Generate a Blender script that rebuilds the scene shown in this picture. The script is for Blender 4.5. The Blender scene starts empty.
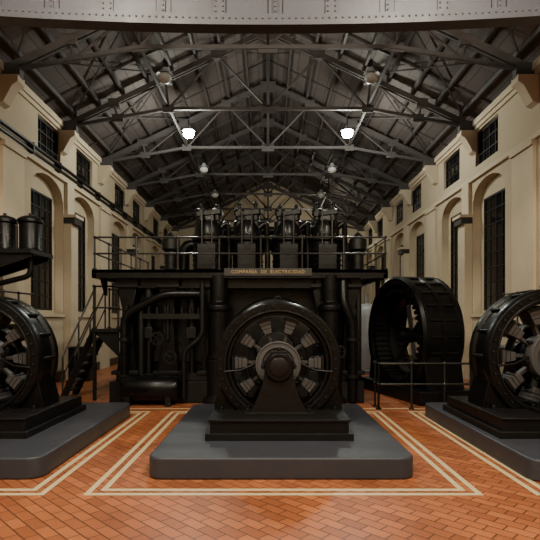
import bpy, bmesh, math, random
from mathutils import Vector, Matrix
random.seed(4)
D=bpy.data
SC=bpy.context.scene
def link(o):
    SC.collection.objects.link(o); return o
# ---------------------------------------------------------------- materials
def new_mat(name):
    m=D.materials.new(name); m.use_nodes=True
    nt=m.node_tree
    return m,nt,nt.nodes['Principled BSDF']
def N(nt,t,**kw):
    n=nt.nodes.new(t)
    for k,v in kw.items(): setattr(n,k,v)
    return n
def mat(name,c1,c2=None,rough=.5,metal=0.0,scale=6,bump=0.0,rough2=None,spec=None,bscale=None):
    m,nt,p=new_mat(name)
    tc=N(nt,'ShaderNodeTexCoord'); no=N(nt,'ShaderNodeTexNoise')
    no.inputs['Scale'].default_value=scale; no.inputs['Detail'].default_value=5
    nt.links.new(tc.outputs['Object'],no.inputs['Vector'])
    if c2 is None: c2=tuple(x*.8 for x in c1)
    mx=N(nt,'ShaderNodeMix',data_type='RGBA')
    mx.inputs[6].default_value=(*c1,1); mx.inputs[7].default_value=(*c2,1)
    nt.links.new(no.outputs['Fac'],mx.inputs[0]); nt.links.new(mx.outputs[2],p.inputs['Base Color'])
    mr=N(nt,'ShaderNodeMapRange'); mr.inputs['From Min'].default_value=.3; mr.inputs['From Max'].default_value=.7
    mr.inputs['To Min'].default_value=rough; mr.inputs['To Max'].default_value=rough2 if rough2 else min(1,rough*1.25)
    nt.links.new(no.outputs['Fac'],mr.inputs['Value']); nt.links.new(mr.outputs[0],p.inputs['Roughness'])
    p.inputs['Metallic'].default_value=metal
    if spec is not None: p.inputs['Specular IOR Level'].default_value=spec
    if bump:
        n2=N(nt,'ShaderNodeTexNoise'); n2.inputs['Scale'].default_value=bscale or scale*4
        nt.links.new(tc.outputs['Object'],n2.inputs['Vector'])
        b=N(nt,'ShaderNodeBump'); b.inputs['Strength'].default_value=bump; b.inputs['Distance'].default_value=.02
        nt.links.new(n2.outputs['Fac'],b.inputs['Height']); nt.links.new(b.outputs[0],p.inputs['Normal'])
    return m
def emis(name,c,s):
    m,nt,p=new_mat(name)
    p.inputs['Base Color'].default_value=(*c,1)
    p.inputs['Emission Color'].default_value=(*c,1); p.inputs['Emission Strength'].default_value=s
    return m
M={}
M['black']=mat('black_enamel',(.0022,.0022,.0026),(.004,.0038,.004),rough=.25,rough2=.38,scale=5,spec=.22,bump=.04)
M['iron']=mat('dark_cast_iron',(.004,.0038,.004),(.007,.0066,.0066),rough=.38,scale=9,spec=.25,bump=.08)
M['steel']=mat('machined_steel',(.10,.098,.095),(.06,.058,.057),rough=.3,metal=.9,scale=12)
M['dsteel']=mat('dark_steel',(.018,.0175,.0175),(.010,.0097,.0097),rough=.34,metal=.6,scale=12)
M['coil']=mat('field_coil',(.075,.069,.068),(.045,.041,.041),rough=.5,scale=20)
M['hub']=mat('grey_hub_steel',(.078,.074,.074),(.05,.047,.047),rough=.45,scale=14)
M['brass']=mat('aged_brass',(.45,.30,.12),(.3,.19,.07),rough=.4,metal=.5,scale=10)
M['bronze']=mat('bronze_band',(.05,.032,.018),(.03,.02,.012),rough=.4,metal=.3,scale=10)
M['cream']=mat('cream_plaster',(.46,.378,.268),(.375,.305,.212),rough=.85,scale=1.2,bump=.12,bscale=14,spec=.2)
M['cream2']=mat('cream_trim_paint',(.51,.425,.31),(.43,.355,.255),rough=.75,scale=2,spec=.2)
M['truss']=mat('grey_truss_paint',(.062,.054,.053),(.042,.037,.036),rough=.6,scale=5,spec=.3)
M['crane']=mat('lilac_grey_crane_paint',(.052,.049,.062),(.038,.036,.045),rough=.48,scale=3)
M['plinth']=mat('grey_plinth_paint',(.040,.042,.054),(.031,.033,.043),rough=.40,scale=2.5,bump=.06,spec=.4)
M['glass']=mat('night_window_glass',(.003,.003,.004),(.005,.005,.006),rough=.12,scale=2,spec=.4)
M['frame']=mat('window_frame_paint',(.010,.008,.007),rough=.5,spec=.3)
M['stripe']=mat('cream_stripe_tile',(.64,.52,.31),(.52,.42,.24),rough=.4,scale=9)
M['white']=mat('white_tank_paint',(.24,.24,.25),(.2,.2,.21),rough=.4,scale=3)
M['shade']=mat('lamp_shade_enamel',(.25,.25,.25),rough=.4)
M['lampoff']=mat('frosted_lamp_glass',(.5,.5,.48),rough=.3)
M['lampon']=emis('lit_lamp_glass',(.80,1.0,.93),150)
M['band']=mat('dark_capital_band',(.012,.009,.007),rough=.5)
M['rail']=mat('polished_rail',(.06,.058,.056),(.035,.034,.033),rough=.3,metal=.8,scale=8)
def ceil_mat():
    m,nt,p=new_mat('ceiling_boards')
    tc=N(nt,'ShaderNodeTexCoord'); mp=N(nt,'ShaderNodeMapping')
    mp.inputs['Rotation'].default_value=(0,0,math.pi/2)
    nt.links.new(tc.outputs['Object'],mp.inputs[0])
    br=N(nt,'ShaderNodeTexBrick'); nt.links.new(mp.outputs[0],br.inputs['Vector'])
    br.inputs['Color1'].default_value=(.072,.058,.053,1); br.inputs['Color2'].default_value=(.057,.046,.042,1)
    br.inputs['Mortar'].default_value=(.02,.017,.015,1)
    br.inputs['Scale'].default_value=1; br.inputs['Mortar Size'].default_value=.012
    br.inputs['Brick Width'].default_value=1.5; br.inputs['Row Height'].default_value=.3
    nt.links.new(br.outputs['Color'],p.inputs['Base Color']); p.inputs['Roughness'].default_value=.8
    return m
M['ceil']=ceil_mat()
def floor_mat():
    m,nt,p=new_mat('orange_brick_floor')
    tc=N(nt,'ShaderNodeTexCoord'); mp=N(nt,'ShaderNodeMapping')
    mp.inputs['Rotation'].default_value=(0,0,math.radians(45))
    nt.links.new(tc.outputs['Object'],mp.inputs[0])
    br=N(nt,'ShaderNodeTexBrick'); nt.links.new(mp.outputs[0],br.inputs['Vector'])
    br.inputs['Color1'].default_value=(.42,.135,.048,1); br.inputs['Color2'].default_value=(.26,.076,.028,1)
    br.inputs['Mortar'].default_value=(.09,.034,.016,1)
    br.inputs['Scale'].default_value=1; br.inputs['Mortar Size'].default_value=.006
    br.inputs['Brick Width'].default_value=.22; br.inputs['Row Height'].default_value=.11
    no=N(nt,'ShaderNodeTexNoise'); no.inputs['Scale'].default_value=1.3; no.inputs['Detail'].default_value=6
    nt.links.new(tc.outputs['Object'],no.inputs['Vector'])
    mr=N(nt,'ShaderNodeMapRange'); mr.inputs['To Min'].default_value=.55; mr.inputs['To Max'].default_value=1.4
    nt.links.new(no.outputs['Fac'],mr.inputs['Value'])
    mx=N(nt,'ShaderNodeMix',data_type='RGBA',blend_type='MULTIPLY'); mx.inputs[0].default_value=1
    nt.links.new(br.outputs['Color'],mx.inputs[6]); nt.links.new(mr.outputs[0],mx.inputs[7])
    nt.links.new(mx.outputs[2],p.inputs['Base Color'])
    m2=N(nt,'ShaderNodeMapRange'); m2.inputs['To Min'].default_value=.28; m2.inputs['To Max'].default_value=.55
    nt.links.new(no.outputs['Fac'],m2.inputs['Value']); nt.links.new(m2.outputs[0],p.inputs['Roughness'])
    p.inputs['Specular IOR Level'].default_value=.4
    b=N(nt,'ShaderNodeBump'); b.inputs['Strength'].default_value=.5; b.inputs['Distance'].default_value=.008
    nt.links.new(br.outputs['Fac'],b.inputs['Height']); b.invert=True
    nt.links.new(b.outputs[0],p.inputs['Normal'])
    return m
M['floor']=floor_mat()

# ---------------------------------------------------------------- builder
class B:
    def __init__(s): s.bm=bmesh.new(); s.mats=[]
    def mi(s,k):
        if k not in s.mats: s.mats.append(k)
        return s.mats.index(k)
    def _add(s,vs,fs,k,smooth=False):
        i=s.mi(k); bv=[s.bm.verts.new(v) for v in vs]
        for f in fs:
            try: F=s.bm.faces.new([bv[j] for j in f]); F.material_index=i; F.smooth=smooth
            except ValueError: pass
    def box(s,c,d,k,rot=None,taper=1.0):
        x,y,z=[a/2 for a in d]; vs=[]
        for sz in(-1,1):
            t=taper if sz>0 else 1
            for sx,sy in((-1,-1),(1,-1),(1,1),(-1,1)):
                v=Vector((sx*x*t,sy*y*t,sz*z))
                if rot: v=rot@v
                vs.append(v+Vector(c))
        s._add(vs,[(3,2,1,0),(4,5,6,7),(0,1,5,4),(1,2,6,5),(2,3,7,6),(3,0,4,7)],k)
    def b2(s,a,b,k):
        s.box([(a[i]+b[i])/2 for i in range(3)],[abs(b[i]-a[i]) for i in range(3)],k)
    def frame(s,ax):
        ax=Vector(ax).normalized()
        u=ax.orthogonal().normalized()
        if abs(ax.z)<.5: u=(Vector((0,0,1))-ax*ax.z).normalized()
        return ax,u,ax.cross(u)
    def beam(s,p,q,w,h,k):
        p=Vector(p);q=Vector(q); a,u,v=s.frame(q-p); vs=[]
        for P in(p,q):
            for su,sv in((-1,-1),(1,-1),(1,1),(-1,1)): vs.append(P+u*su*h/2+v*sv*w/2)
        s._add(vs,[(3,2,1,0),(4,5,6,7),(0,1,5,4),(1,2,6,5),(2,3,7,6),(3,0,4,7)],k)
    def lathe(s,prof,c,ax,k,seg=32,closed=False,smooth=True):
        a,u,v=s.frame(ax); c=Vector(c); n=len(prof); vs=[]
        for i in range(seg):
            t=2*math.pi*i/seg; d=u*math.cos(t)+v*math.sin(t)
            for r,h in prof: vs.append(c+a*h+d*r)
        fs=[]
        for i in range(seg):
            j=(i+1)%seg
            for m in range(n if closed else n-1):
                m2=(m+1)%n
                fs.append((i*n+m,j*n+m,j*n+m2,i*n+m2))
        if not closed:
            fs.append(tuple(i*n for i in range(seg))[::-1]); fs.append(tuple(i*n+n-1 for i in range(seg)))
        s._add(vs,fs,k,smooth)
    def cyl(s,p,q,r,k,r2=None,seg=20):
        p=Vector(p);q=Vector(q); L=(q-p).length
        s.lathe([(r,0),(r if r2 is None else r2,L)],p,q-p,k,seg)
    def ball(s,c,r,k,seg=14,sq=1):
        n=8; s.lathe([(max(1e-4,r*math.sin(math.pi*i/n)),-r*sq*math.cos(math.pi*i/n)) for i in range(n+1)],c,(0,0,1),k,seg)
    def tube(s,pts,r,k,seg=12,bend=.0):
        pts=[Vector(p) for p in pts]
        if bend>0:
            out=[pts[0]]
            for i in range(1,len(pts)-1):
                a=(pts[i-1]-pts[i]).normalized(); b=(pts[i+1]-pts[i]).normalized()
                A=pts[i]+a*bend; C=pts[i]+b*bend
                for j in range(6):
                    t=j/5; out.append(A*(1-t)**2+pts[i]*2*t*(1-t)+C*t*t)
            out.append(pts[-1]); pts=out
        vs=[];n=len(pts); u=None
        for i,p in enumerate(pts):
            d=(pts[min(i+1,n-1)]-pts[max(i-1,0)]).normalized()
            if u is None: u=d.orthogonal().normalized()
            u=(u-d*u.dot(d)).normalized(); v=d.cross(u)
            for j in range(seg):
                t=2*math.pi*j/seg; vs.append(p+(u*math.cos(t)+v*math.sin(t))*r)
        fs=[]
        for i in range(n-1):
            for j in range(seg):
                j2=(j+1)%seg; fs.append((i*seg+j,i*seg+j2,(i+1)*seg+j2,(i+1)*seg+j))
        fs.append(tuple(range(seg))[::-1]); fs.append(tuple((n-1)*seg+j for j in range(seg)))
        s._add(vs,fs,k,True)
    def prism(s,poly,o,U,V,W,t,k):
        o=Vector(o);U=Vector(U);V=Vector(V);W=Vector(W); n=len(poly)
        vs=[o+U*a+V*b-W*t/2 for a,b in poly]+[o+U*a+V*b+W*t/2 for a,b in poly]
        fs=[tuple(range(n))[::-1],tuple(range(n,2*n))]+[(i,(i+1)%n,n+(i+1)%n,n+i) for i in range(n)]
        s._add(vs,fs,k)
    def done(s,name,parent=None,bevel=0,segs=2,loc=(0,0,0),rot=(0,0,0)):
        bmesh.ops.recalc_face_normals(s.bm,faces=s.bm.faces)
        me=D.meshes.new(name); s.bm.to_mesh(me); s.bm.free()
        for k in s.mats: me.materials.append(M[k])
        try: me.set_sharp_from_angle(angle=math.radians(35))
        except Exception: pass
        o=link(D.objects.new(name,me)); o.location=loc; o.rotation_euler=rot
        if parent: o.parent=parent
        if bevel:
            b=o.modifiers.new('bevel','BEVEL'); b.width=bevel; b.segments=segs; b.limit_method='ANGLE'; b.angle_limit=math.radians(40)
        return o
def empty(name,loc=(0,0,0)):
    e=link(D.objects.new(name,None)); e.location=loc; e.empty_display_size=.2; return e
def inst(o,name,loc,rot=(0,0,0),scale=(1,1,1)):
    c=link(D.objects.new(name,o.data)); c.location=loc; c.rotation_euler=rot; c.scale=scale
    return c

# ---------------------------------------------------------------- room
W=5.5; Y0=-4.6; Y1=28.6; EAVE=6.95; RIDGE=9.6
b=B(); b.b2((-6.4,Y0-.3,-.3),(6.4,Y1+.3,0),'floor'); b.done('floor')
def wall_curve(rects,arches,x0,thick,ztop):
    cu=D.curves.new('tmp','CURVE'); cu.dimensions='2D'; cu.fill_mode='BOTH'; cu.extrude=thick/2
    def sp(pts):
        q=cu.splines.new('POLY'); q.points.add(len(pts)-1)
        for i,(a,c) in enumerate(pts): q.points[i].co=(a,c,0,1)
        q.use_cyclic_u=True
    sp([(Y0,0),(Y1,0),(Y1,ztop),(Y0,ztop)])
    for a,c,d,e in rects: sp([(a,c),(d,c),(d,e),(a,e)])
    for a,c,d,e,h in arches:
        pts=[(a,c),(d,c)]; n=14
        for i in range(n+1):
            t=i/n; yy=d+(a-d)*t; pts.append((yy,e+h*(max(0,1-(2*t-1)**2))**.5))
        sp(pts)
    o=link(D.objects.new('tmp',cu)); bpy.context.view_layer.update()
    me=D.meshes.new_from_object(o.evaluated_get(bpy.context.evaluated_depsgraph_get()))
    D.objects.remove(o)
    for v in me.vertices:
        a,c,t=v.co; v.co=(x0+t,a,c)
    return me
S=[]
for k in(-2,-1,0,1,2):
    S+= [11.95+6*k,14.35+6*k]
S=[s for s in S if s+1.8<Y1]
for side,sg in(('left',-1),('right',1)):
    arches=[(s-.36,1.75,s+1.48,4.72,.5) for s in S]
    m1=wall_curve([(s,5.65,s+1.3,6.55) for s in S],arches,sg*(W+.11),.22,7.1)
    m2=wall_curve([(s,5.65,s+1.3,6.55) for s in S]+[(s-.05,1.85,s+1.3,4.80) for s in S],[],sg*(W+.22+.14),.28,7.1)
    bm=bmesh.new(); bm.from_mesh(m1); bm.from_mesh(m2)
    bmesh.ops.recalc_face_normals(bm,faces=bm.faces)
    me=D.meshes.new('wall_'+side); bm.to_mesh(me); me.materials.append(M['cream'])
    link(D.objects.new('wall_'+side,me))
for nm,y in(('back',Y1+.15),('front',Y0-.15)):
    b=B(); b.prism([(-6.2,0),(6.2,0),(6.2,6.7),(0,RIDGE+.05),(-6.2,6.7)],(0,y,0),(1,0,0),(0,0,1),(0,1,0),.3,'cream'); b.done('wall_'+nm)
b=B()
sl=(RIDGE-EAVE)/W
b.prism([(-6.3,EAVE-.8*sl),(0,RIDGE),(6.3,EAVE-.8*sl),(6.3,EAVE-.8*sl+.2),(0,RIDGE+.2),(-6.3,EAVE-.8*sl+.2)],(0,(Y0+Y1)/2,0),(1,0,0),(0,0,1),(0,1,0),Y1-Y0+.6,'ceil')
b.done('ceiling')
b=B()
for sg in(-1,1):
    for i in range(1,9):
        x=W*i/8.6*sg; z=RIDGE-abs(x)*sl-.07
        b.beam((x,Y0,z),(x,Y1,z),.06,.11,'truss')
    y=Y0+.4
    while y<Y1:
        b.beam((0,y,RIDGE-.03),(sg*W,y,EAVE-.03),.03,.05,'truss'); y+=1.5
b.beam((0,Y0,RIDGE-.12),(0,Y1,RIDGE-.12),.1,.2,'truss')
b.done('ceiling_purlins')
def make_window(w,h,nx,nz):
    b=B()
    b.b2((-.01,0,0),(.01,w,h),'glass')
    f=.05
    for a,c in(((0,0),(w,f)),((0,h-f),(w,h)),((0,0),(f,h)),((w-f,0),(w,h))):
        b.b2((-.04,a[0],a[1]),(.04,c[0],c[1]),'frame')
    for i in range(1,nx): b.b2((-.03,w*i/nx-.014,0),(.03,w*i/nx+.014,h),'frame')
    for i in range(1,nz): b.b2((-.03,0,h*i/nz-.014),(.03,w,h*i/nz+.014),'frame')
    return b.done('window')
n=1; wu=wl=None
for sg in(-1,1):
    for s in S:
        if wu is None: wu=make_window(1.3,.9,4,3); o=wu
        else: o=inst(wu,'w',(0,0,0))
        o.name='window_%d'%n; o.location=(sg*(W+.11),s,5.65); n+=1
        if wl is None: wl=make_window(1.35,2.95,4,8); o=wl
        else: o=inst(wl,'w',(0,0,0))
        o.name='window_%d'%n; o.location=(sg*(W+.26),s-.05,1.85); n+=1
t=1
for sg in(-1,1):
    b=B()
    b.b2((sg*W,Y0,6.7),(sg*(W-.10),Y1,6.84),'cream2'); b.b2((sg*W,Y0,6.6),(sg*(W-.05),Y1,6.7),'cream2')
    b.done('trim_%d'%t); t+=1
    b=B(); b.b2((sg*W,Y0,5.3),(sg*(W-.08),Y1,5.4),'cream2'); b.done('trim_%d'%t); t+=1
    b=B()
    for k in(-2,-1,0,1,2):
        a,c=13.48+6*k,13.95+6*k
        b.b2((sg*W,a,0),(sg*(W-.20),c,4.2),'cream2')
        b.b2((sg*W,a-.03,4.2),(sg*(W-.30),c+.03,4.36),'band')
        b.b2((sg*W,a-.05,4.36),(sg*(W-.34),c+.05,4.44),'cream2')
        b.b2((sg*W,a,4.44),(sg*(W-.10),c,5.3),'cream2')
        a,c=16.25+6*k,17.15+6*k
        if c<Y1: b.b2((sg*W,a,0),(sg*(W-.07),c,5.3),'cream2'); b.b2((sg*W,a-.02,5.2),(sg*(W-.12),c+.02,5.3),'cream2')
    b.done('trim_%d'%t); t+=1
    b=B()
    for s in S: b.b2((sg*(W+.2),s-.34,1.68),(sg*(W-.06),s+1.46,1.76),'cream2')
    b.done('trim_%d'%t); t+=1
    b=B(); b.b2((sg*W,Y0,0),(sg*(W-.04),Y1,.25),'bronze'); b.done('baseboard_'+('left' if sg<0 else 'right'))
b=B()
for z,r in((5.60,.045),(5.45,.035)):
    b.cyl((-W+.12,Y0+.2,z),(-W+.12,Y1-.2,z),r,'iron',seg=10)
y=Y0+1
while y<Y1:
    b.b2((-W,y,5.4),(-W+.16,y+.05,5.66),'iron'); y+=1.5
b.done('wall_conduit_pipe')
def truss():
    b=B()
    E=6.72; Rg=9.28; Tz=7.22
    for sg in(-1,1):
        P=lambda t:Vector((sg*5.45*(1-t),0,E+(Rg-E)*t))
        for dy in(-.06,.06): b.beam(P(0)+Vector((0,dy,0)),P(1)+Vector((0,dy,0)),.05,.13,'truss')
        T1=Vector((sg*4.0,0,E+(4.0-5.45)/(2.65-5.45)*(Tz-E))); T2=Vector((sg*2.65,0,Tz)); T3=Vector((0,0,Tz))
        E0=Vector((sg*5.45,0,E))
        b.beam(E0,T2,.07,.08,'truss'); b.beam(T2,T3,.07,.08,'truss')
        for p,q in((T1,P(.25)),(T1,P(.5)),(T2,P(.5)),(T2,P(.75)),(T3,P(.75))):
            b.beam(p,q,.045,.05,'truss')
        for p in(T1,T2): b.box(p,(.3,.03,.2),'truss')
        b.box(P(.5),(.35,.14,.25),'truss'); b.box(P(.75),(.3,.14,.22),'truss'); b.box(P(.25),(.3,.14,.22),'truss')
        b.box((sg*5.3,0,E),(.45,.16,.3),'truss')
    b.beam((0,0,Rg),(0,0,Tz),.05,.06,'truss'); b.box((0,0,Tz),(.4,.03,.24),'truss'); b.box((0,0,Rg-.08),(.5,.14,.3),'truss')
    return b.done('roof_truss')
TY=[-1.7+3*i for i in range(11)]
T=truss(); T.location.y=TY[0]
for y in TY[1:]: inst(T,'roof_truss',(0,y,0))
b=B()
for x,z in((-2.65,7.28),(2.65,7.28),(0,7.28)):
    b.beam((x,TY[0],z),(x,TY[-1],z),.05,.06,'truss')
for i in range(len(TY)-1):
    a,c=TY[i],TY[i+1]
    for sg in(-1,1):
        b.beam((sg*5.2,a,7.0),(sg*2.72,c,8.15),.03,.03,'truss'); b.beam((sg*5.2,c,7.0),(sg*2.72,a,8.15),.03,.03,'truss')
    b.beam((0,a,7.3),(0,(a+c)/2,9.3),.03,.04,'truss'); b.beam((0,c,7.3),(0,(a+c)/2,9.3),.03,.04,'truss')
b.done('roof_wind_bracing')
b=B()
for y in TY:
    for sg in(-1,1):
        b.prism([(0,0),(.42,0),(.42,-.14),(.3,-.22),(.12,-.55),(0,-.6)],(sg*W,y,6.6),(-sg,0,0),(0,0,1),(0,1,0),.3,'cream2')
b.done('trim_%d'%t,bevel=.01); t+=1
# crane girder
b=B(); cy=6.8
def zb(x): return 5.62+.12*(x/3.7)**2
xs=[-5.28+10.56*i/40 for i in range(41)]
poly=[(x,zb(x)) for x in xs]+[(5.28,6.75),(-5.28,6.75)]
b.prism(poly,(0,cy+.08,0),(1,0,0),(0,0,1),(0,1,0),.16,'crane')
for i in range(40):
    p=xs[i];q=xs[i+1]
    b.beam((p,cy+.06,zb(p)-.015),(q,cy+.06,zb(q)-.015),.22,.03,'crane')
    b.beam((p,cy-.02,zb(p)+.06),(q,cy-.02,zb(q)+.06),.05,.12,'crane')
b.b2((-5.28,cy-.1,6.7),(5.28,cy+.3,6.8),'crane')
for i in range(-7,8):
    x=.1+i*.76
    if abs(x)>5.2: continue
    w=.16 if i%2 else .05
    b.b2((x-w/2,cy-.03,zb(x)+.1),(x+w/2,cy+.01,6.7),'crane')
    for dx in((-w/2+.03,w/2-.03) if w>.1 else (0,)):
        z=zb(x)+.16
        while z<6.7: b.ball((x+dx,cy-.035,z),.014,'crane',seg=8); z+=.07
    for e in(-.1,.1):
        if w<.1: b.b2((x+e-.006,cy-.006,zb(x)+.1),(x+e+.006,cy,6.7),'iron')
x=-5.2
while x<5.2: b.ball((x,cy-.05,zb(x)+.06),.014,'crane',seg=8); x+=.09
for sg in(-1,1): b.b2((sg*5.3,cy-1.2,5.68),(sg*5.05,cy+1.4,6.0),'crane')
b.done('overhead_crane_girder')

# lamps
def lamp(lit):
    b=B()
    b.cyl((0,0,.16),(0,0,.40),.015,'iron',seg=8)
    b.lathe([(.05,.2),(.07,.16),(.09,.10),(.17,.07),(.18,.05),(.06,.08),(.0001,.09)],(0,0,0),(0,0,1),'shade',24)
    n=8; r=.15
    b.lathe([(max(1e-4,r*math.sin(math.pi*i/n)),-.03-r*.75*math.cos(math.pi*i/n)) for i in range(n+1)],(0,0,0),(0,0,1),'lampon' if lit else 'lampoff',20)
    return b.done('pendant_lamp')
ref={}
def put(x,y,lit,e=0,col=(1,.83,.62)):
    if lit not in ref: o=lamp(lit); ref[lit]=o; o.location=(x,y,6.95)
    else: o=inst(ref[lit],'pendant_lamp',(x,y,6.95))
    if lit:
        L=D.lights.new('pendant_lamp_light','POINT'); L.energy=e; L.color=col; L.shadow_soft_size=.12
        lo=link(D.objects.new('pendant_lamp_light',L)); lo.parent=o; lo.location=(0,0,-.30)
for y,lit,e in((-2.2,1,360),(1.1,1,620),(4.4,1,600),(7.7,0,0),(11.0,0,0),(14.3,1,360),(17.7,0,0),(21.3,0,0)):
    for x in(-2.27,2.27): put(x,y,lit,e,(.96,.95,.82) if y>14 else (1,.86,.66))
put(2.35,25,1,110); put(-2.35,25,0)

def rect(b,x0,y0,x1,y1,w,z):
    b.b2((x0,y0,0),(x1,y0+w,z),'stripe'); b.b2((x0,y1-w,0),(x1,y1,z),'stripe')
    b.b2((x0,y0+w,0),(x0+w,y1-w,z),'stripe'); b.b2((x1-w,y0+w,0),(x1,y1-w,z),'stripe')
b=B()
for x0,x1 in((-1.69,1.97),(-5.38,-2.05),(2.45,5.38)):
    rect(b,x0,4.56,x1,8.75,.055,.003); rect(b,x0+.12,4.68,x1-.12,8.63,.055,.003)
b.b2((-5.3,9.0,0),(5.3,9.05,.003),'stripe')
b.done('floor_border_stripe')

def plinth(x0,x1,y0,y1):
    b=B(); r=.16; h=.22
    pts=[]
    for cx,cy_,a0 in((x1-r,y1-r,0),(x0+r,y1-r,90),(x0+r,y0+r,180),(x1-r,y0+r,270)):
        for i in range(7):
            a=math.radians(a0+15*i); pts.append((cx+r*math.cos(a),cy_+r*math.sin(a)))
    b.prism(pts,(0,0,h/2),(1,0,0),(0,1,0),(0,0,1),h,'plinth')
    return b.done('machine_plinth',bevel=.02,segs=3)
plinth(-1.22,1.49,5.0,8.25); plinth(-5.25,-2.28,5.0,8.4); plinth(2.60,5.3,4.9,8.4)

def dynamo(name,loc,R=.8,shaft=1.5,bw=.82):
    b=B(); AX=(0,1,0); zc=loc[2]-.22; zb0=-zc
    b.lathe([(R*.82,-.24),(R*.82,-.28),(R*.86,-.31),(R*.97,-.31),(R,-.27),(R,-.17),(R*.95,-.15),(R*.95,.15),(R,.17),(R,.27),(R*.97,.31),(R*.82,.31)],(0,0,0),AX,'black',72,closed=True)
    b.lathe([(R*.78,-.2),(R*.82,-.2),(R*.82,.2),(R*.78,.2)],(0,0,0),AX,'dsteel',72,closed=True)
    b.lathe([(R*.835,-.325),(R*.86,-.325),(R*.86,-.30),(R*.835,-.30)],(0,0,0),AX,'dsteel',72,closed=True)
    for i in range(36):
        a=2*math.pi*(i+.5)/36; x,z=R*.915*math.cos(a),R*.915*math.sin(a)
        b.cyl((x,-.345,z),(x,-.30,z),.015,'dsteel',seg=6)
    for i in range(16):
        a=2*math.pi*i/16; x,z=R*.975*math.cos(a),R*.975*math.sin(a)
        if z<-R*.6: continue
        b.cyl((x,-.2,z),(x,.2,z),.025,'black',seg=8)
    n=10
    for i in range(n):
        a=math.pi/2+2*math.pi*(i+.5)/n; d=Vector((math.cos(a),0,math.sin(a))); v=Vector((-math.sin(a),0,math.cos(a)))
        rot=Matrix((( d.x,0,v.x),(0,1,0),(d.z,0,v.z)))
        b.prism([(R*.50,-R*.06),(R*.70,-R*.095),(R*.70,R*.095),(R*.50,R*.06)],(0,0,0),d,v,AX,.32,'coil')
        b.prism([(R*.705,-R*.13),(R*.75,-R*.12),(R*.75,R*.12),(R*.705,R*.13)],(0,0,0),d,v,AX,.34,'dsteel')
        for rr in(.58,.64): b.prism([(R*rr,-R*.09),(R*(rr+.010),-R*.092),(R*(rr+.010),R*.092),(R*rr,R*.09)],(0,0,0),d,v,AX,.33,'iron')
        b.box(d*R*.42,(R*.22,.10,R*.05),'coil',rot)
    b.lathe([(R*.50,-.06),(R*.53,-.06),(R*.53,.12),(R*.50,.12)],(0,0,0),AX,'iron',56,closed=True)
    b.lathe([(R*.10,-.05),(R*.25,-.08),(R*.31,-.1),(R*.31,.1),(R*.1,.1)],(0,0,0),AX,'iron',40)
    b.lathe([(R*.2,-.1),(R*.34,-.12),(R*.36,-.14),(R*.36,-.28),(R*.33,-.30),(R*.26,-.30),(R*.24,-.26),(R*.2,-.26)],(0,0,0),AX,'hub',40)
    b.lathe([(R*.335,-.31),(R*.36,-.31),(R*.36,-.28),(R*.335,-.28)],(0,0,0),AX,'hub',40,closed=True)
    for i in range(8):
        a=2*math.pi*i/8+.2; b.box((R*.385*math.cos(a),-.2,R*.385*math.sin(a)),(.04,.1,.04),'dsteel',Matrix.Rotation(-a,3,'Y'))
    for sx in(-1,1): b.tube([(sx*R*.36,-.24,0),(sx*R*.60,-.30,-R*.10),(sx*R*.86,-.33,-R*.12)],.016,'dsteel',8)
    b.cyl((0,-.72,0),(0,shaft,0),.085,'steel',seg=24)
    py=-.56; zt=zb0+.22
    prof=[]
    for i in range(11):
        tt=i/10; z=zt+(-.02-zt)*tt; w=.17+.20*(1-tt)**1.8; prof.append((w,z))
    poly=[(w,z) for w,z in prof]+[(-w,z) for w,z in reversed(prof)]
    b.prism(poly,(0,py,0),(1,0,0),(0,0,1),(0,1,0),.24,'iron')
    b.lathe([(.10,-.19),(.16,-.19),(.175,-.17),(.175,.15),(.16,.17),(.10,.17)],(0,py,0),AX,'black',32)
    b.lathe([(.0001,-.205),(.07,-.205),(.11,-.195),(.12,-.18)],(0,py,0),AX,'dsteel',24)
    b.box((0,py,.15),(.2,.2,.07),'iron'); b.cyl((0,py,.17),(0,py,.22),.025,'iron',seg=12)
    for sx in(-1,1):
        b.cyl((sx*.17,py,-.04),(sx*.17,py,.07),.02,'dsteel',seg=6); b.box((sx*.17,py,0),(.09,.2,.05),'iron')
    b.box((0,py,zt+.03),(.82,.34,.06),'iron')
    for sx in(-1,1):
        for dy in(-.12,.12): b.cyl((sx*.37,py+dy,zt+.05),(sx*.37,py+dy,zt+.1),.02,'dsteel',seg=6)
    b.prism(poly,(0,.62,0),(1,0,0),(0,0,1),(0,1,0),.22,'iron'); b.cyl((0,.48,0),(0,.76,0),.17,'black',seg=28)
    b.box((0,0,zb0+.04),(bw*2+.06,1.9,.08),'iron'); b.box((0,0,zb0+.14),(bw*2-.04,1.8,.16),'iron')
    b.box((0,-.2,zb0+.225),(bw*2,1.46,.025),'iron')
    for sx in(-1,1):
        b.prism([(R*.62,zb0+.22),(R*1.02,zb0+.22),(R*1.02,zb0+.32),(R*.93,-R*.30),(R*.80,-R*.30)],(0,0,0),(sx,0,0),(0,0,1),(0,1,0),.5,'black')
        for dy in(-.3,.3): b.cyl((sx*R*.9,dy,zb0+.2),(sx*R*.9,dy,zb0+.28),.025,'dsteel',seg=6)
    b.lathe([(.03,-.012),(.05,-.012),(.05,.012),(.03,.012)],(0,0,R+.03),AX,'iron',16,closed=True)
    return b.done(name,bevel=.006,loc=loc)
dynamo('dynamo',(.13,6.65,1.04),.80,2.42)
dynamo('dynamo',(-3.78,6.75,1.09),.84,1.2,.95)
dynamo('dynamo',(3.72,6.75,1.12),.90,1.2,1.0)

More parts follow.
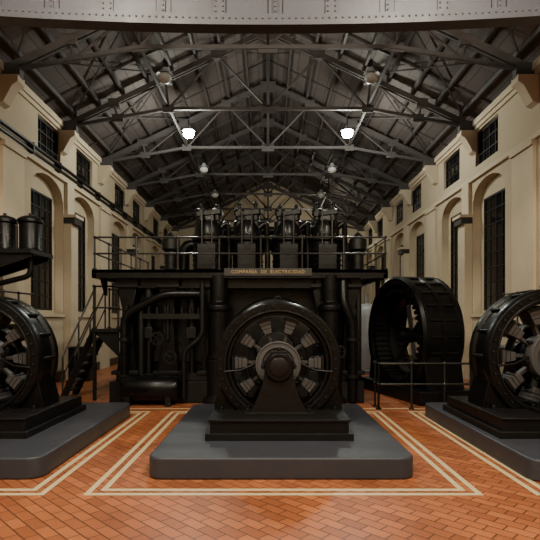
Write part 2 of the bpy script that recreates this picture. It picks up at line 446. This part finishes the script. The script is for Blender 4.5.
def railing(b,pts,h,sp=.8,mids=(.5,),k='rail',r=.017):
    for i in range(len(pts)-1):
        p=Vector(pts[i]);q=Vector(pts[i+1]); L=(q-p).length; n=max(1,round(L/sp))
        for hh in(1,)+tuple(mids): b.cyl(p+Vector((0,0,h*hh)),q+Vector((0,0,h*hh)),r,k,seg=8)
        for j in range(n+1):
            c=p.lerp(q,j/n); b.cyl(c,c+Vector((0,0,h)),r*1.1,k,seg=8)
            for hh in(1,)+tuple(mids): b.ball(c+Vector((0,0,h*hh)),r*1.9,k,seg=8)
            b.cyl(c,c+Vector((0,0,.03)),r*2.4,k,seg=8)

# ---------------------------------------------------------------- main engine
eng=empty('steam_engine')
X0,X1=-2.95,1.75; YF,YB=9.75,13.6; DZ=2.50
b=B()
b.b2((X0-.1,YF-.15,0),(X1+.1,YB,.42),'iron'); b.b2((X0,YF-.05,.42),(X1,YB,.56),'iron')
b.b2((X0+.15,YF+.45,.56),(X1-.15,YB-.1,2.35),'black')
for x in(-2.35,-1.55,-.75,.85,1.35):
    b.b2((x-.3,YF+.38,.75),(x+.3,YF+.47,1.55),'iron')
    for dx in(-.25,.25):
        for z in(.8,1.15,1.5): b.cyl((x+dx,YF+.33,z),(x+dx,YF+.4,z),.02,'dsteel',seg=6)
b.done('crankcase',eng,bevel=.015)
b=B()
for x in(-2.75,-1.95,-1.1,1.05,1.6):
    b.prism([(-.22,.5),(.22,.5),(.13,1.1),(.10,1.8),(.2,2.3),(-.2,2.3),(-.10,1.8),(-.13,1.1)],(x,YF+.15,0),(1,0,0),(0,0,1),(0,1,0),.28,'black')
    b.box((x,YF+.15,.58),(.56,.5,.08),'iron'); b.box((x,YF+.15,2.27),(.46,.46,.08),'iron')
    b.cyl((x,YF-.02,1.2),(x,YF-.02,1.9),.035,'dsteel',seg=10)
for x in(-2.35,-1.5,1.33):
    b.cyl((x,YF+.1,.5),(x,YF+.1,1.4),.05,'dsteel',seg=14); b.cyl((x,YF+.1,1.4),(x,YF+.1,2.3),.09,'dsteel',seg=16)
    b.box((x,YF+.08,1.35),(.2,.22,.22),'iron')
b.done('a_frame_columns',eng,bevel=.012)
b=B()
b.lathe([(.5,-.28),(.78,-.28),(.92,-.2),(.95,-.1),(.95,.3),(.5,.3)],(.13,YF+.15,1.1),(0,1,0),'black',56)
b.lathe([(.25,-.42),(.34,-.42),(.40,-.3),(.42,-.2)],(.13,YF+.15,1.04),(0,1,0),'iron',32)
b.cyl((.13,9.12,1.04),(.13,9.8,1.04),.1,'steel',seg=24); b.cyl((.13,9.12,1.04),(.13,9.2,1.04),.2,'iron',seg=28)
for i in range(18):
    a=2*math.pi*i/18; b.cyl((.13+.82*math.cos(a),YF-.17,1.1+.82*math.sin(a)),(.13+.82*math.cos(a),YF-.05,1.1+.82*math.sin(a)),.025,'dsteel',seg=6)
b.b2((-.75,YF-.1,0),(1.0,YF+.45,.6),'iron')
for x in(-.95,1.2):
    b.lathe([(.24,0),(.24,.06),(.2,.1),(.2,.9),(.24,.95),(.24,1.02),(.17,1.1),(.17,1.6)],(x,YF-.12,.85),(0,0,1),'black',28)
    b.lathe([(.3,0),(.3,.08),(.22,.16),(.22,.5),(.26,.85)],(x,YF-.12,0),(0,0,1),'iron',28)
b.done('crank_end_casing',eng,bevel=.01)
b=B()
b.tube([(-2.75,YF-.2,0),(-2.75,YF-.2,1.7),(-2.0,YF-.2,2.1),(-1.2,YF-.15,2.1)],.075,'black',16,bend=.2)
b.tube([(-2.45,YF-.1,0),(-2.45,YF-.1,1.9),(-2.45,YF+.4,2.2)],.06,'iron',14,bend=.15)
b.tube([(-1.6,YF-.25,.1),(-1.6,YF-.25,1.0),(-1.25,YF-.25,1.3),(-1.25,YF-.25,2.3)],.05,'iron',12,bend=.12)
b.tube([(1.62,YF-.2,.05),(1.62,YF-.2,1.5),(1.45,YF-.2,1.9),(1.45,YF-.1,2.35)],.09,'black',16,bend=.15)
b.tube([(1.78,YF+.1,.05),(1.78,YF+.1,2.4)],.06,'dsteel',14)
for z in(.5,1.2): 
    b.cyl((-2.75,YF-.2,z),(-2.75,YF-.2,z+.06),.12,'iron',seg=16); b.cyl((1.62,YF-.2,z),(1.62,YF-.2,z+.06),.14,'iron',seg=16)
for x,z in((-2.1,1.25),(-1.85,.9),(1.35,1.0)):
    c=Vector((x,YF-.3,z)); 
    b.lathe([(.10,-.012),(.125,-.012),(.125,.012),(.10,.012)],c,(0,1,0),'dsteel',24,closed=True)
    for a in range(5): b.cyl(c,c+Vector((.11*math.cos(a*1.257),0,.11*math.sin(a*1.257))),.01,'dsteel',seg=6)
    b.cyl(c,c+Vector((0,.55,0)),.018,'dsteel',seg=8)
b.lathe([(.1,0),(.2,.03),(.24,.1),(.24,1.0),(.2,1.07),(.1,1.1)],(-2.75,YF-.35,.32),(1,0,0),'black',28)
for x in(-2.6,-1.85): b.b2((x-.05,YF-.55,0),(x+.05,YF-.15,.25),'iron')
for i in range(7):
    x=-2.3+i*.16; b.cyl((x,YF-.12,1.72),(x,YF-.12,1.84),.028,'dsteel',seg=10)
b.b2((-2.4,YF-.18,1.62),(-1.25,YF-.04,1.72),'iron')
b.done('engine_pipework',eng)
b=B()
b.b2((-3.35,9.5,DZ),(2.28,YB+.3,DZ+.06),'iron'); b.b2((-3.35,9.5,DZ-.1),(2.28,9.58,DZ+.06),'black')
b.b2((-3.35,9.5,DZ-.1),(-3.27,YB+.3,DZ),'black'); b.b2((2.2,9.5,DZ-.1),(2.28,YB+.3,DZ),'black')
b.b2((-2.95,9.7,DZ-.28),(1.8,YB,DZ),'black')
for x in(-3.2,-2.5,-1.7,-.9,.9,1.6,2.15):
    b.prism([(0,0),(-.38,0),(-.05,-.4),(0,-.4)],(x,9.9,DZ-.02),(0,1,0),(0,0,1),(1,0,0),.05,'black')
x=-3.3
while x<2.28: b.ball((x,9.495,DZ-.02),.013,'dsteel',seg=6); x+=.12
railing(b,[(-3.31,YB+.2,DZ+.06),(-3.31,9.55,DZ+.06),(2.24,9.55,DZ+.06),(2.24,YB+.2,DZ+.06)],.62,.85)
b.done('upper_deck_railing',eng)
b=B(); b.b2((-.83,9.46,DZ-.06),(.83,9.5,DZ+.08),'band')
b.done('name_board',eng)
cu=D.curves.new('txt','FONT'); cu.body='COMPAÑIA  DE  ELECTRICIDAD'; cu.size=.088; cu.space_character=1.12; cu.extrude=.003; cu.align_x='CENTER'; cu.align_y='CENTER'
to=link(D.objects.new('txt',cu)); bpy.context.view_layer.update()
me=D.meshes.new_from_object(to.evaluated_get(bpy.context.evaluated_depsgraph_get())); D.objects.remove(to)
me.materials.clear(); me.materials.append(M['brass'])
to=link(D.objects.new('name_board_lettering',me)); to.location=(0,9.455,DZ+.01); to.rotation_euler=(math.pi/2,0,0); to.parent=eng
# cylinders
b=B()
for row,yy in enumerate((10.55,12.5)):
    for i,x in enumerate((-1.24,-.43,.42,1.2)):
        c=(x,yy,DZ+.05); r=.33 if i in(0,3) else .30
        b.lathe([(r+.05,0),(r+.05,.07),(r,.1),(r,.66),(r+.05,.70),(r+.05,.78),(r-.02,.81),(r-.02,.98),(r-.08,1.1),(.10,1.16)],c,(0,0,1),'black',32)
        for a in range(12):
            t_=a*math.pi/6; b.cyl((x+(r+.02)*math.cos(t_),yy+(r+.02)*math.sin(t_),DZ+.80),(x+(r+.02)*math.cos(t_),yy+(r+.02)*math.sin(t_),DZ+.88),.018,'dsteel',seg=6)
        for z in(.2,.3,.4,.5): b.lathe([(r,-.012),(r+.02,-.012),(r+.02,.012),(r,.012)],(x,yy,DZ+.05+z),(0,0,1),'iron',32,closed=True)
        for dx in(-.17,.17):
            h=1.38+.05*((i+row)%2)
            b.lathe([(.125,.85),(.125,1.10),(.085,1.14),(.085,1.24),(.115,1.26),(.115,1.36),(.04,1.40),(.03,h+.06)],(x+dx,yy-.05,DZ+.05),(0,0,1),'iron',18)
            b.ball((x+dx,yy-.05,DZ+.05+h+.06),.045,'dsteel')
        b.beam((x-.24,yy-.14,DZ+1.30),(x+.24,yy-.14,DZ+1.36),.06,.08,'iron')
        b.box((x,yy,DZ+1.2),(.2,.24,.22),'black')
        b.box((x,yy-.40,DZ+.38),(.36,.2,.5),'black'); b.cyl((x-.1,yy-.44,DZ+.6),(x-.1,yy-.44,DZ+1.3),.014,'steel',seg=8); b.cyl((x+.1,yy-.44,DZ+.6),(x+.1,yy-.44,DZ+1.25),.014,'steel',seg=8)
        b.beam((x-.1,yy-.44,DZ+1.28),(x-.14,yy-.05,DZ+1.34),.04,.05,'iron')
        b.tube([(x+.2,yy-.1,DZ+.98),(x+.40,yy-.1,DZ+1.16),(x+.42,yy,DZ+.6),(x+.42,yy,DZ+.05)],.06,'black',12,bend=.12)
b.tube([(-1.85,10.95,DZ),(-1.85,10.95,DZ+.75),(1.75,10.95,DZ+.75),(1.75,10.95,DZ)],.13,'black',18,bend=.25)
b.tube([(-1.62,11.5,DZ),(-1.62,11.5,DZ+1.15),(1.5,11.5,DZ+1.15),(1.5,11.5,DZ)],.10,'iron',18,bend=.25)
for x in(-2.0,1.85):
    b.lathe([(.16,0),(.16,.05),(.12,.1),(.12,.45),(.18,.5),(.18,.7),(.08,.8),(.03,.85)],(x,10.3,DZ+.05),(0,0,1),'iron',24)
b.done('cylinder_heads',eng,bevel=.004)
b=B()
b.b2((-3.5,9.9,1.36),(-2.95,12.2,1.42),'iron')
for y in(9.95,12.1): b.b2((-3.48,y-.03,0),(-3.42,y+.03,1.36),'iron')
b.prism([(0,0),(.5,0),(0,-.5)],(-2.98,10.0,1.36),(-1,0,0),(0,0,1),(0,1,0),.05,'iron')
railing(b,[(-3.46,10.9,1.42),(-3.46,12.15,1.42)],.85,.6); railing(b,[(-2.97,9.93,1.42),(-3.46,9.93,1.42),(-3.46,10.0,1.42)],.85,.5)
A=Vector((-4.15,0,0)); C=Vector((-3.5,0,1.39))
for y in(10.1,10.75):
    b.beam(A+Vector((0,y,0)),C+Vector((0,y,0)),.04,.13,'iron')
    b.cyl(A+Vector((0,y,.85)),C+Vector((0,y,.85)),.02,'hub',seg=8); b.cyl(A+Vector((0,y,.45)),C+Vector((0,y,.45)),.014,'rail',seg=8)
    for t_ in(0,.5,1): p=A.lerp(C,t_)+Vector((0,y,0)); b.cyl(p,p+Vector((0,0,.85)),.018,'rail',seg=8)
for i in range(1,8):
    p=A.lerp(C,i/8); b.box(p+Vector((0,10.425,0)),(.2,.62,.03),'dsteel')
b.done('access_stair',eng)

# ---------------------------------------------------------------- side flywheel alternator
fw=empty('flywheel_alternator',(3.08,10.7,1.28)); fw.rotation_euler=(0,0,math.radians(14))
b=B(); R=1.24
b.lathe([(R*.82,-.40),(R*.85,-.45),(R*.96,-.45),(R,-.40),(R,-.32),(R*.97,-.30),(R*.97,-.06),(R,-.04),(R,.04),(R*.97,.06),(R*.97,.3),(R,.32),(R,.40),(R*.96,.45),(R*.82,.43)],(0,0,0),(1,0,0),'black',72,closed=True)
b.lathe([(R*.77,-.36),(R*.82,-.36),(R*.82,.36),(R*.77,.36)],(0,0,0),(1,0,0),'dsteel',72,closed=True)
for i in range(48):
    a=2*math.pi*i/48; d=Vector((0,math.cos(a),math.sin(a))); v=Vector((0,-math.sin(a),math.cos(a)))
    b.prism([(R*.73,-.03),(R*.78,-.035),(R*.78,.035),(R*.73,.03)],(-.05,0,0),d,v,(1,0,0),.72,'dsteel')
for i in range(32):
    a=2*math.pi*i/32; p=Vector((-.47,R*.9*math.cos(a),R*.9*math.sin(a))); b.cyl(p,p+Vector((.05,0,0)),.02,'dsteel',seg=6)
for i in range(24):
    a=2*math.pi*i/24; p=Vector((-.3,R*.985*math.cos(a),R*.985*math.sin(a))); b.cyl(p,p+Vector((.6,0,0)),.022,'dsteel',seg=6)
b.done('stator_ring',fw)
b=B()
b.lathe([(R*.64,-.10),(R*.70,-.10),(R*.70,.10),(R*.64,.10)],(0,0,0),(1,0,0),'dsteel',56,closed=True)
for i in range(6):
    a=2*math.pi*i/6+.3; d=Vector((0,math.cos(a),math.sin(a))); b.beam(d*.12,d*R*.66,.08,.08,'iron')
b.cyl((-.15,0,0),(.3,0,0),.16,'iron',seg=28); b.cyl((-.3,0,0),(.8,0,0),.08,'dsteel',seg=20)
b.done('rotor_wheel',fw)
b=B(); b.b2((-.6,-1.35,-1.28),(.62,1.35,-1.02),'iron')
for s in(-1,1): b.prism([(R*.75*s,-1.05),(1.25*s,-1.05),(1.12*s,-.3),(.95*s,-.55)],(0,0,0),(0,1,0),(0,0,1),(1,0,0),.8,'black')
b.b2((.7,-.3,-1.28),(.98,.3,-.1),'iron')
b.done('cradle_base',fw,bevel=.01)
b=B(); railing(b,[(1.98,9.25,0),(1.98,8.95,0),(3.75,8.95,0),(3.75,9.25,0)],.82,.6,(.55,),r=.02); b.done('guard_railing')
b=B(); b.lathe([(.5,0),(.5,.1),(.45,.12),(.45,1.7),(.40,1.9),(.25,2.05),(.05,2.1)],(3.0,15.2,0),(0,0,1),'white',36)
b.cyl((3.0,15.2,2.05),(3.0,15.2,2.4),.05,'white'); b.done('storage_tank')

# left: wall-mounted drum bank
b=B()
b.b2((-5.5,8.6,2.76),(-4.08,9.5,2.83),'iron')
for y in(8.7,9.4): b.prism([(0,0),(1.38,0),(1.38,-.06),(0,-.5)],(-5.5,y,2.76),(1,0,0),(0,0,1),(0,1,0),.06,'iron')
for x,y in((-5.22,9.05),(-4.76,9.05),(-4.30,9.05)):
    b.lathe([(.19,0),(.21,.03),(.19,.07),(.19,.5),(.22,.53),(.22,.58),(.17,.62),(.06,.66)],(x,y,2.83),(0,0,1),'black',28)
    b.cyl((x,y,3.43),(x,y,3.53),.03,'dsteel')
for x in(-4.99,-4.53): b.tube([(x,9.0,2.8),(x,9.0,3.3)],.03,'iron')
b.tube([(-4.30,9.05,2.78),(-4.30,9.05,2.4),(-4.9,9.05,2.25),(-5.45,9.05,2.25)],.05,'iron',12,bend=.12)
b.done('steam_separator_drums')
for sg in(-1,1):
    b=B(); x0=sg*5.49; x1=sg*4.75
    b.b2((x0,7.9,1.46),(x1,10.2,1.52),'iron')
    for y in(8.0,9.0,10.1): b.prism([(0,0),(.7,0),(0,-.6)],(x0,y,1.46),(-sg,0,0),(0,0,1),(0,1,0),.05,'iron')
    railing(b,[(sg*4.79,7.95,1.52),(sg*4.79,10.15,1.52)],.6,.55); b.done('wall_walkway')
b=B(); b.b2((-5.2,13.0,0),(-4.65,13.4,.85),'iron'); b.b2((-5.16,12.97,.1),(-4.69,13.0,.78),'black'); b.b2((-5.22,12.95,.85),(-4.63,13.42,.9),'iron')
b.cyl((-4.8,12.95,.45),(-4.8,12.97,.45),.03,'steel'); b.done('control_cabinet',bevel=.01)

w=D.worlds.new('night'); SC.world=w; w.use_nodes=True
w.node_tree.nodes['Background'].inputs[0].default_value=(.02,.025,.04,1); w.node_tree.nodes['Background'].inputs[1].default_value=.3
cd=D.cameras.new('camera'); cam=link(D.objects.new('camera',cd)); SC.camera=cam
cam.location=(0,0,1.6); cam.rotation_euler=(math.pi/2,0,0); cd.sensor_width=36; cd.lens=33.33; cd.shift_y=50/540; cd.shift_x=2/540; cd.clip_end=100
